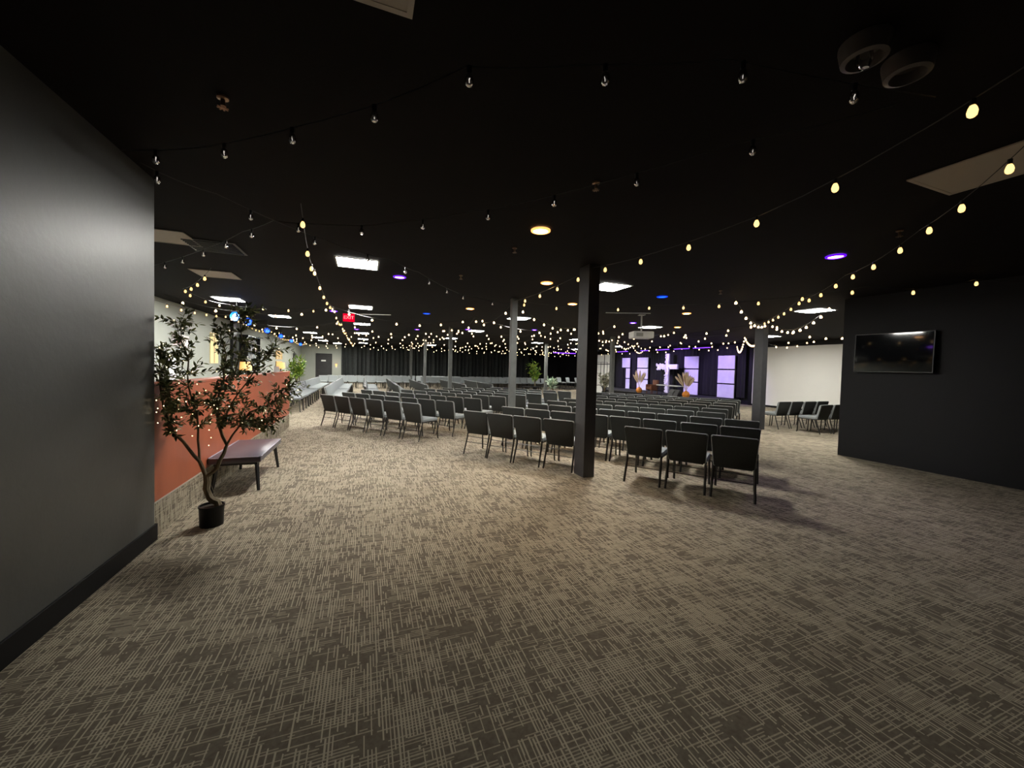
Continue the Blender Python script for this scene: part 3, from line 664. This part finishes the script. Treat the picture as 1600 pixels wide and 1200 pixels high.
# ------------------------------------------------------------------ reception area
t = thing('wall_sign', 'white wall sign with red letters behind the olive tree', 'sign', (XL+.02, 13.1, 2.06))
MB().box(-.01, .01, -.5, .5, -.15, .15).build('board', M_SIGNW, t)
text('F 6', .2, M_PINK, t, (.013, -.18, -.02), (PI/2, 0, PI/2))
t = thing('paper_stack', 'tall white display board behind the counter beside the near wall', 'board', (XL+.5, 11.15, 0), 0)
MB().box(-.02, .02, -.28, .28, .85, 1.60, .005).build('board', M_WHITEP, t)
MB().tube([(-.02, 0, 1.2), (-.28, 0, 0)], .015, 5).build('easel_leg', M_BLKM, t)
MB().tube([(.0, -.2, .86), (.12, -.22, 0)], .015, 5).build('easel_leg', M_BLKM, t)
MB().tube([(.0, .2, .86), (.12, .22, 0)], .015, 5).build('easel_leg', M_BLKM, t)
t = thing('poster', 'narrow lit yellow poster on the grey green wall', 'poster', (XL+.02, 15.6, 1.95))
MB().box(-.01, .01, -.36, .36, -.5, .5).build('sheet', M_GOLD if False else mat('poster_cream_glow', (.78, .66, .36), .6, emit=(1, .75, .35), strength=.25), t)  # sheet's faint glow stands for the light falling on it
MB().box(.01, .013, -.05, .02, -.48, .48).build('stripe', M_GOLD, t)
MB().box(XL, XL+.10, 17.3, 17.75, 0, H).build('trim_2', M_BLKP); tag(bpy.data.objects['trim_2'], 'black vertical post on the grey green wall', kind='structure')
MB().tube([(XL+.12, 17.2, 2.7), (XL+.15, 16.9, 2.45), (XL+.15, 16.3, 2.1), (XL+.12, 16.0, 1.7), (XL+.12, 15.9, 1.2)], .012, 5).build('cable', M_BLKP, bpy.data.objects['trim_2'])
# glass shelf with bottles
t = thing('display_shelf', 'glass display shelf unit with rows of small bottles', 'shelf', (XL+.2, 19.2, 0))
for zz in (1.35, 1.65, 1.95, 2.25, 2.55): MB().box(-.15, .15, -.95, .95, zz, zz+.02).build('shelf_board', M_BOTT, t)
for sy in (-.95, .95): MB().box(-.15, .15, sy-.015, sy+.015, 0, 2.6).build('side_post', M_BLKM, t)
MB().box(-.17, -.15, -.95, .95, 1.3, 2.6).build('back_panel', M_BOTT, t)
nb = 0
for li, zz in enumerate((1.37, 1.67, 1.97, 2.27)):
    for k in range(7):
        o = MB().lathe([(0, 0), (.05, 0), (.05, .12), (.02, .16), (.02, .20), (0, .20)], 8, cap=False)
        b_ = o.build('bottle', M_WHITEP if (k+li) % 3 else M_BOTT, None, True, loc=(XL+.2, 18.45+k*.25, zz+.001))
        tag(b_, f'small bottle, {ORD[k]} from the left on the {["lowest", "second", "third", "top"][li]} glass shelf behind the counter', 'bottle', 'bottles on the glass display shelf')
# lamps
for k, (x, y, z) in enumerate([(-1.76, 10.0, 1.336), (-1.76, 7.25, 1.336)]):
    t = thing('table_lamp', ['small table lamp with glowing orange shade at the counter end', 'small glowing orange lamp on the counter behind the olive branches'][k], 'lamp', (x, y, z))
    MB().lathe([(0, 0), (.05, 0), (.05, .012), (.012, .02), (.012, .09)], 12, cap=False).build('base', M_BLKM, t, True)
    MB().lathe([(.085, .07), (.075, .20)], 16, cap=False).build('lamp_shade', M_SHADE, t, True)
t = thing('laptop', 'open black laptop on the reception counter', 'laptop', (-2.06, 8.75, 1.20), .6)
MB().box(-.16, .16, -.11, .11, 0, .015).build('base', M_BLKP, t); MB().tube([(0, 0, 0), (0, 0, -.43)], .02, 6).box(-.1, .1, -.1, .1, -.44, -.425).build('riser', M_BLKM, t)
b = MB(); b.add([(-.16, .11, .01), (.16, .11, .01), (.16, .18, .19), (-.16, .18, .19), (-.16, .12, .01), (.16, .12, .01), (.16, .19, .19), (-.16, .19, .19)], [(0, 1, 2, 3), (7, 6, 5, 4), (0, 4, 5, 1), (2, 6, 7, 3), (1, 5, 6, 2), (0, 3, 7, 4)]); b.build('lid', M_BLKP, t)
t = thing('card_holder', 'small white card holder on the counter by the orange lamp', 'card holder', (-1.75, 9.5, 1.336), .2)
MB().box(-.05, .05, -.03, .03, 0, .01).build('foot', M_WHITEP, t); MB().box(-.05, .05, -.004, .004, .01, .12).build('card', M_WHITEP, t)
for k, (z0) in enumerate((1.95, 1.35)):
    t = thing('gilt_frame', f'{"upper" if k == 0 else "lower"} gilt wall frame of four panes beyond the counter', 'frame', (XL+.02, 26.0, z0), 0, 'gilt frames on the grey green wall')
    for a in range(3): MB().box(0, .03, -.85+a*.8, -.75+a*.8, -.22, .22).build('upright', M_GOLD, t)
    for zz in (-.22, .0, .22): MB().box(0, .028, -.85, .85, zz-.025, zz+.025).build('rail', M_GOLD, t)
    MB().box(-.005, .01, -.85, .85, -.22, .22).build('mirror', mat('frame_backing', (.55, .42, .22), .5), t)
t = thing('wall_mirror', 'tall narrow dark mirror near the far left corner', 'mirror', (XL+.02, 31.4, 1.5))
MB().box(0, .04, -.5, .5, -.9, .7).build('frame', M_BLKM, t); MB().box(.04, .045, -.4, .4, -.8, .6).build('glass', M_SCREEN, t)
t = thing('wall_sconce', 'small warm wall sconce right of the black door', 'lamp', (-2.15, YB-.12, 1.25))
MB().box(-.06, .06, -.05, 0, -.05, .05).build('bracket', M_WHITEP, t); MB().lathe([(.05, .05), (.08, .25)], 10, c=(0, -.09, 0), cap=False).build('lamp_shade', M_SHADE, t)
# blue spotlights
for k, (x, y) in enumerate([(-3.05, 11.65), (-3.1, 13.0), (-3.3, 16.3), (-3.4, 19.3), (-3.6, 23.2), (-3.7, 27.0)]):
    t = thing('blue_spotlight', f'{ORD[k]} blue spotlight from the near end of the left row over the counter', 'spotlight', (x, y, 2.66), 0, 'blue spotlights over the counter')
    r = .085 if k < 2 else .075
    o = rotx(MB().lathe([(r*.7, .16), (r, .12), (r, 0)], 16, cap=True)); o.v = [(b_ , a_, c_) for a_, b_, c_ in o.v]; o.build('can', M_BLKM, t, True)
    o = rotx(MB().lathe([(0, -.003), (r*.9, -.003)], 16, cap=False)); o.v = [(b_, a_, c_) for a_, b_, c_ in o.v]; o.build('lens', M_BLUE, t)
    o = rotx(MB().lathe([(r, -.03), (r*1.3, -.05)], 16, cap=False)); o.v = [(b_, a_, c_) for a_, b_, c_ in o.v]; o.build('collar', M_BLUER, t)
    MB().tube([(0, .06, r*.9), (0, .06, .38)], .012, 6).build('bracket', M_BLKM, t)

# ------------------------------------------------------------------ sprinklers and dark ceiling cans
for x, y, lb in [(1.70, 2.71, 'small brass sprinkler head in the middle of the upper ceiling'), (-.77, 2.69, 'copper sprinkler head at the upper left of the ceiling'), (1.72, 4.56, 'small sprinkler head below the orange downlight'), (1.45, 6.3, 'small sprinkler head between the violet downlight and the boxed column'), (6.0, 5.3, 'sprinkler head before the stage, right of the boxed column'), (5.05, 2.35, 'small sprinkler head above the right bulb string')]:
    t = thing('sprinkler_head', lb, 'sprinkler', (x, y, H), 0, 'sprinkler heads in the ceiling')
    MB().lathe([(.03, -.001), (.03, -.012), (.012, -.016), (.012, -.05)], 12, cap=True).build('body', mat('brass', (.45, .30, .2), .3, .9) if 'brass' not in bpy.data.materials else bpy.data.materials['brass'], t, True)
    d = MB()
    for k in range(8):
        a = k*PI/4; d.box(-.004, .004, .010, .028, -.065, -.062); c, s_ = math.cos(a), math.sin(a); n = len(d.v)-8
        for j in range(n, n+8): X, Y, Z = d.v[j]; d.v[j] = (X*c-Y*s_, X*s_+Y*c, Z)
    d.lathe([(.012, -.066), (.012, -.061)], 10); d.tube([(.012, 0, -.045), (.016, 0, -.055), (0, 0, -.062)], .003, 4); d.build('deflector', bpy.data.materials['brass'], t)
for k, (x, y) in enumerate([(2.07, 1.12), (2.36, 1.10)]):
    t = thing('dark_ceiling_can', ['left of two dark round ceiling cans at the upper right', 'right of two dark round ceiling cans at the upper right'][k], 'ceiling light', (x, y, H), 0, 'dark round ceiling cans at upper right')
    m = bpy.data.materials.get('can_grey') or mat('can_grey', (.13, .115, .11), .35)
    MB().lathe([(.095, 0), (.095, -.02), (.085, -.075), (.066, -.082), (.06, -.03), (0, -.03)], 24, cap=False).build('housing', m, t, True)
    if k == 0: MB().lathe([(0, -.03), (.03, -.04), (.032, -.085), (.018, -.115), (0, -.118)], 12, cap=False).build('bulb', M_GLASS, t, True)

# thin lit conduits
for k, (x0, y0, x1, y1, lb) in enumerate([(-.2, 12.1, .68, 11.75, 'thin pale conduit under the ceiling right of the exit sign'), (5.6, 8.3, 6.6, 7.85, 'thin pale conduit under the ceiling before the projector')]):
    o = MB().tube([(x0, y0, 2.98), (x1, y1, 2.98)], .012, 6).build('ceiling_conduit', M_WHITEP); tag(o, lb, 'conduit')

# ------------------------------------------------------------------ string lights
def bulb_meshes():
    s = MB().lathe([(.012, .0), (.012, -.028), (.010, -.032)], 8)
    g = MB().lathe([(.010, -.030), (.017, -.044), (.0215, -.062), (.019, -.078), (.010, -.088), (0, -.090)], 8, cap=False)
    f = MB().tube([(0, 0, -.034), (0, 0, -.072)], .0028, 4)
    return s, g, f
bs, bg, bf = bulb_meshes()
def mk(mb, name, m, sm=True):
    o = mb.build(name, m, None, sm); me = o.data; bpy.data.objects.remove(o); return me
ME_SOCK = mk(bs, 'socket', M_BLKP); ME_LIT = mk(bg, 'bulb', M_BULB); ME_GL = mk(bg, 'bulb', M_GLASS); ME_FIL = mk(bf, 'filament', M_FIL); ME_FILW = mk(bf, 'filament', M_BULB)
fb_ = MB(); fb_.lathe([(0, -.026), (.014, -.036), (.027, -.062), (.022, -.084), (0, -.092)], 6, cap=False); ME_FAR = mk(fb_, 'bulb', M_BULBF, False)
def link(name, me, parent, loc):
    o = bpy.data.objects.new(name, me); COL.objects.link(o); o.parent = parent; o.location = loc; return o
def string_lights(anchors, sag, spacing, lit, label, start=.3, detail=True):
    """anchors: ceiling points; the cable sags between them, bulbs hang from it."""
    t = thing('string_lights', label, 'string lights', (0, 0, 0), 0, 'bulb strings under the ceiling')
    path = []
    for a, b in zip(anchors[:-1], anchors[1:]):
        a, b = Vector(a), Vector(b); n = max(4, int((b-a).length/.35))
        for i in range(n):
            u = i/n; p = a.lerp(b, u); p.z -= sag*4*u*(1-u); path.append(p)
    path.append(Vector(anchors[-1]))
    MB().tube(path, .0035, 4, False).build('cable', M_BLKP, t)
    acc = start
    for i in range(len(path)-1):
        seg = (path[i+1]-path[i]).length; u = acc
        while u < seg:
            p = path[i].lerp(path[i+1], u/seg)
            if detail:
                link('socket', ME_SOCK, t, p); bl = link('bulb', ME_LIT if lit else ME_GL, t, p)
                if not lit: link('filament', ME_FIL, bl, (0, 0, 0))
            else: link('bulb', ME_FAR, t, p)
            u += spacing*random.uniform(.93, 1.07)
        acc = u-seg
Z = 2.99
Z2 = 2.93
# unlit strings near the camera
string_lights([(-1.55, 3.42, 2.94), (-.92, 3.02, 2.90), (-.01, 2.24, 2.90), (.41, 1.76, 2.90), (.91, 1.54, 2.90), (1.46, 1.28, 2.90), (2.6, 1.1, 2.93)], .01, .57, False, 'unlit string of clear bulbs arcing nearest overhead from the left wall', .30)
string_lights([(2.5, 1.2, Z2), (2.09, 1.74, Z2), (1.31, 2.95, Z2), (.82, 3.49, Z2), (.33, 3.92, Z2), (-.12, 4.25, Z2), (-.86, 4.45, Z2), (-1.24, 4.96, Z2), (-1.75, 5.75, Z2), (-2.76, 7.1, Z2), (-4.4, 9, Z2)], .01, .66, False, 'unlit string of clear bulbs crossing below the orange downlight to the left', .62)
string_lights([(-1.5, 3.55, Z2), (-1.17, 3.94, Z2), (-.43, 4.9, Z2), (.33, 5.41, Z2), (.73, 5.94, Z2), (1.64, 7.3, Z2), (2.9, 7.9, Z2)], .02, .72, False, 'unlit string of clear bulbs running from the left wall to the slim column', .1)
# lit strings near
string_lights([(2.70, .75, 2.96), (3.18, 2.43, 2.92), (2.98, 4.76, 2.98), (2.98, 7.83, 2.98)], .05, .70, True, 'lit warm bulb string running along the ceiling to the boxed column', .30)
string_lights([(3.4, .95, 2.96), (4.83, 2.1, 2.93), (6.15, 3.43, 2.93), (7.5, 4.9, 2.93), (10.3, 7.72, 2.98)], .05, .58, True, 'lit warm bulb string at upper right running to the dark column', .42)
string_lights([(8.6, 2.2, 2.96), (8.0, 2.85, 2.95), (7.2, 3.7, 2.93), (5.6, 6.8, 2.95), (3.05, 7.85, 2.98)], .08, .66, True, 'lit warm bulb string from the television wall back towards the middle', .2)
string_lights([(-.55, 3.95, 2.96), (-.72, 6.5, 2.95), (-.75, 10.9, 2.97), (-.78, 14.9, 2.97), (-.8, 18.9, 2.97), (-.8, 22.9, 2.97), (-.8, 26.9, 2.97), (-.8, 31, 2.97)], .14, .78, True, 'long lit bulb string running straight back left of the exit sign', .25)
string_lights([(-2.2, 7.2, 2.95), (-3.4, 9.6, 2.95), (-3.2, 11.6, 2.95), (-2.3, 11.4, 2.95), (-.75, 10.9, 2.97)], .06, .62, True, 'lit warm bulb string above the olive tree', .5)
string_lights([(-4.5, 9.0, 2.97), (-3.9, 14.5, 2.97), (-4.0, 20.5, 2.97), (-4.1, 26.5, 2.97), (-4.1, 32, 2.97)], .16, .6, True, 'lit bulb string following the grey green wall', .5)
# strings across and along the hall
def far_string(pts, label, sag=.35, sp=.60): string_lights(pts, sag, sp, True, label, random.uniform(.1, .6), detail=False)
for j, y in enumerate((10.9, 14.5, 17.8, 21.1, 24.4, 27.7, 31.0)):
    far_string([(-4.2, y, Z), (-.8, y, Z), (3.0, y, Z), (6.6, y, Z), (10.2, y, Z), (14.0, y, Z), (17.4, y, Z)], f'lit bulb string across the hall, {ORD[j]} crossing from the camera', .30)
for j, (x, y0) in enumerate(((3.0, 7.95), (6.6, 9.0), (10.35, 7.9), (13.9, 6.5))):
    ys_ = [y0, 11.2, 14.5, 17.8, 21.1, 24.4, 27.7, 31.0]
    far_string([(x, yy_, Z) for yy_ in ys_], f'lit bulb string running lengthwise down the hall, {ORD[j]} from the left of four', .28, .85)
far_string([(3.0, 7.95, Z), (6.6, 11.0, Z), (10.2, 14.4, Z), (13.8, 17.8, Z), (17.2, 21.0, Z)], 'lit bulb string slanting right from the slim grey column', .30, .6)
far_string([(10.4, 7.9, Z), (6.6, 11.2, Z), (3.0, 14.4, Z), (-.8, 17.8, Z), (-4.2, 21, Z)], 'lit bulb string slanting left from the dark right column', .30, .6)
far_string([(10.45, 7.6, Z), (13.8, 11.0, Z), (17.3, 14.2, Z)], 'lit bulb string from the dark right column to the stage corner', .45, .33)
far_string([(10.45, 7.6, Z), (8.9, 5.2, Z)], 'lit bulb string from the dark right column to the television wall corner', .35, .3)
far_string([(10.45, 7.6, Z), (13.8, 6.6, Z), (17.4, 5.6, Z)], 'lit bulb string over the chairs before the white wall', .35, .5)
far_string([(6.6, 5.5, Z), (10.4, 7.6, Z)], 'lit bulb string between the television wall and the stage aisle', .25, .55)

# ------------------------------------------------------------------ stage wash lights and cans, both added to light the panels
for k, y in enumerate((15.0, 18.2, 22.2)):
    l = bpy.data.lights.new('added_stage_wash', 'SPOT'); l.energy = 520; l.color = (.50, .34, 1); l.spot_size = math.radians(80); l.spot_blend = .8; l.shadow_soft_size = .12
    o = bpy.data.objects.new('added_stage_wash_light', l); COL.objects.link(o); o.location = (14.6, y, 2.78)
    o.rotation_euler = (Vector((17.5, y+.2, 1.3))-Vector(o.location)).to_track_quat('-Z', 'Y').to_euler()
    t = thing('added_stage_spotlight', f'{["right", "middle", "left"][k]} added black stage spotlight hanging over the platform', 'spotlight', (14.45, y, 2.86), 0, 'added black spotlights over the stage')
    rotx(MB().lathe([(.05, -.12), (.09, -.08), (.09, .10)], 12, cap=False)).build('can', M_BLKM, t, True)
    MB().tube([(0, 0, .08), (0, 0, .18)], .012, 6).build('bracket', M_BLKM, t)
print('chairs', n_ch[0], 'objects', len(bpy.data.objects))
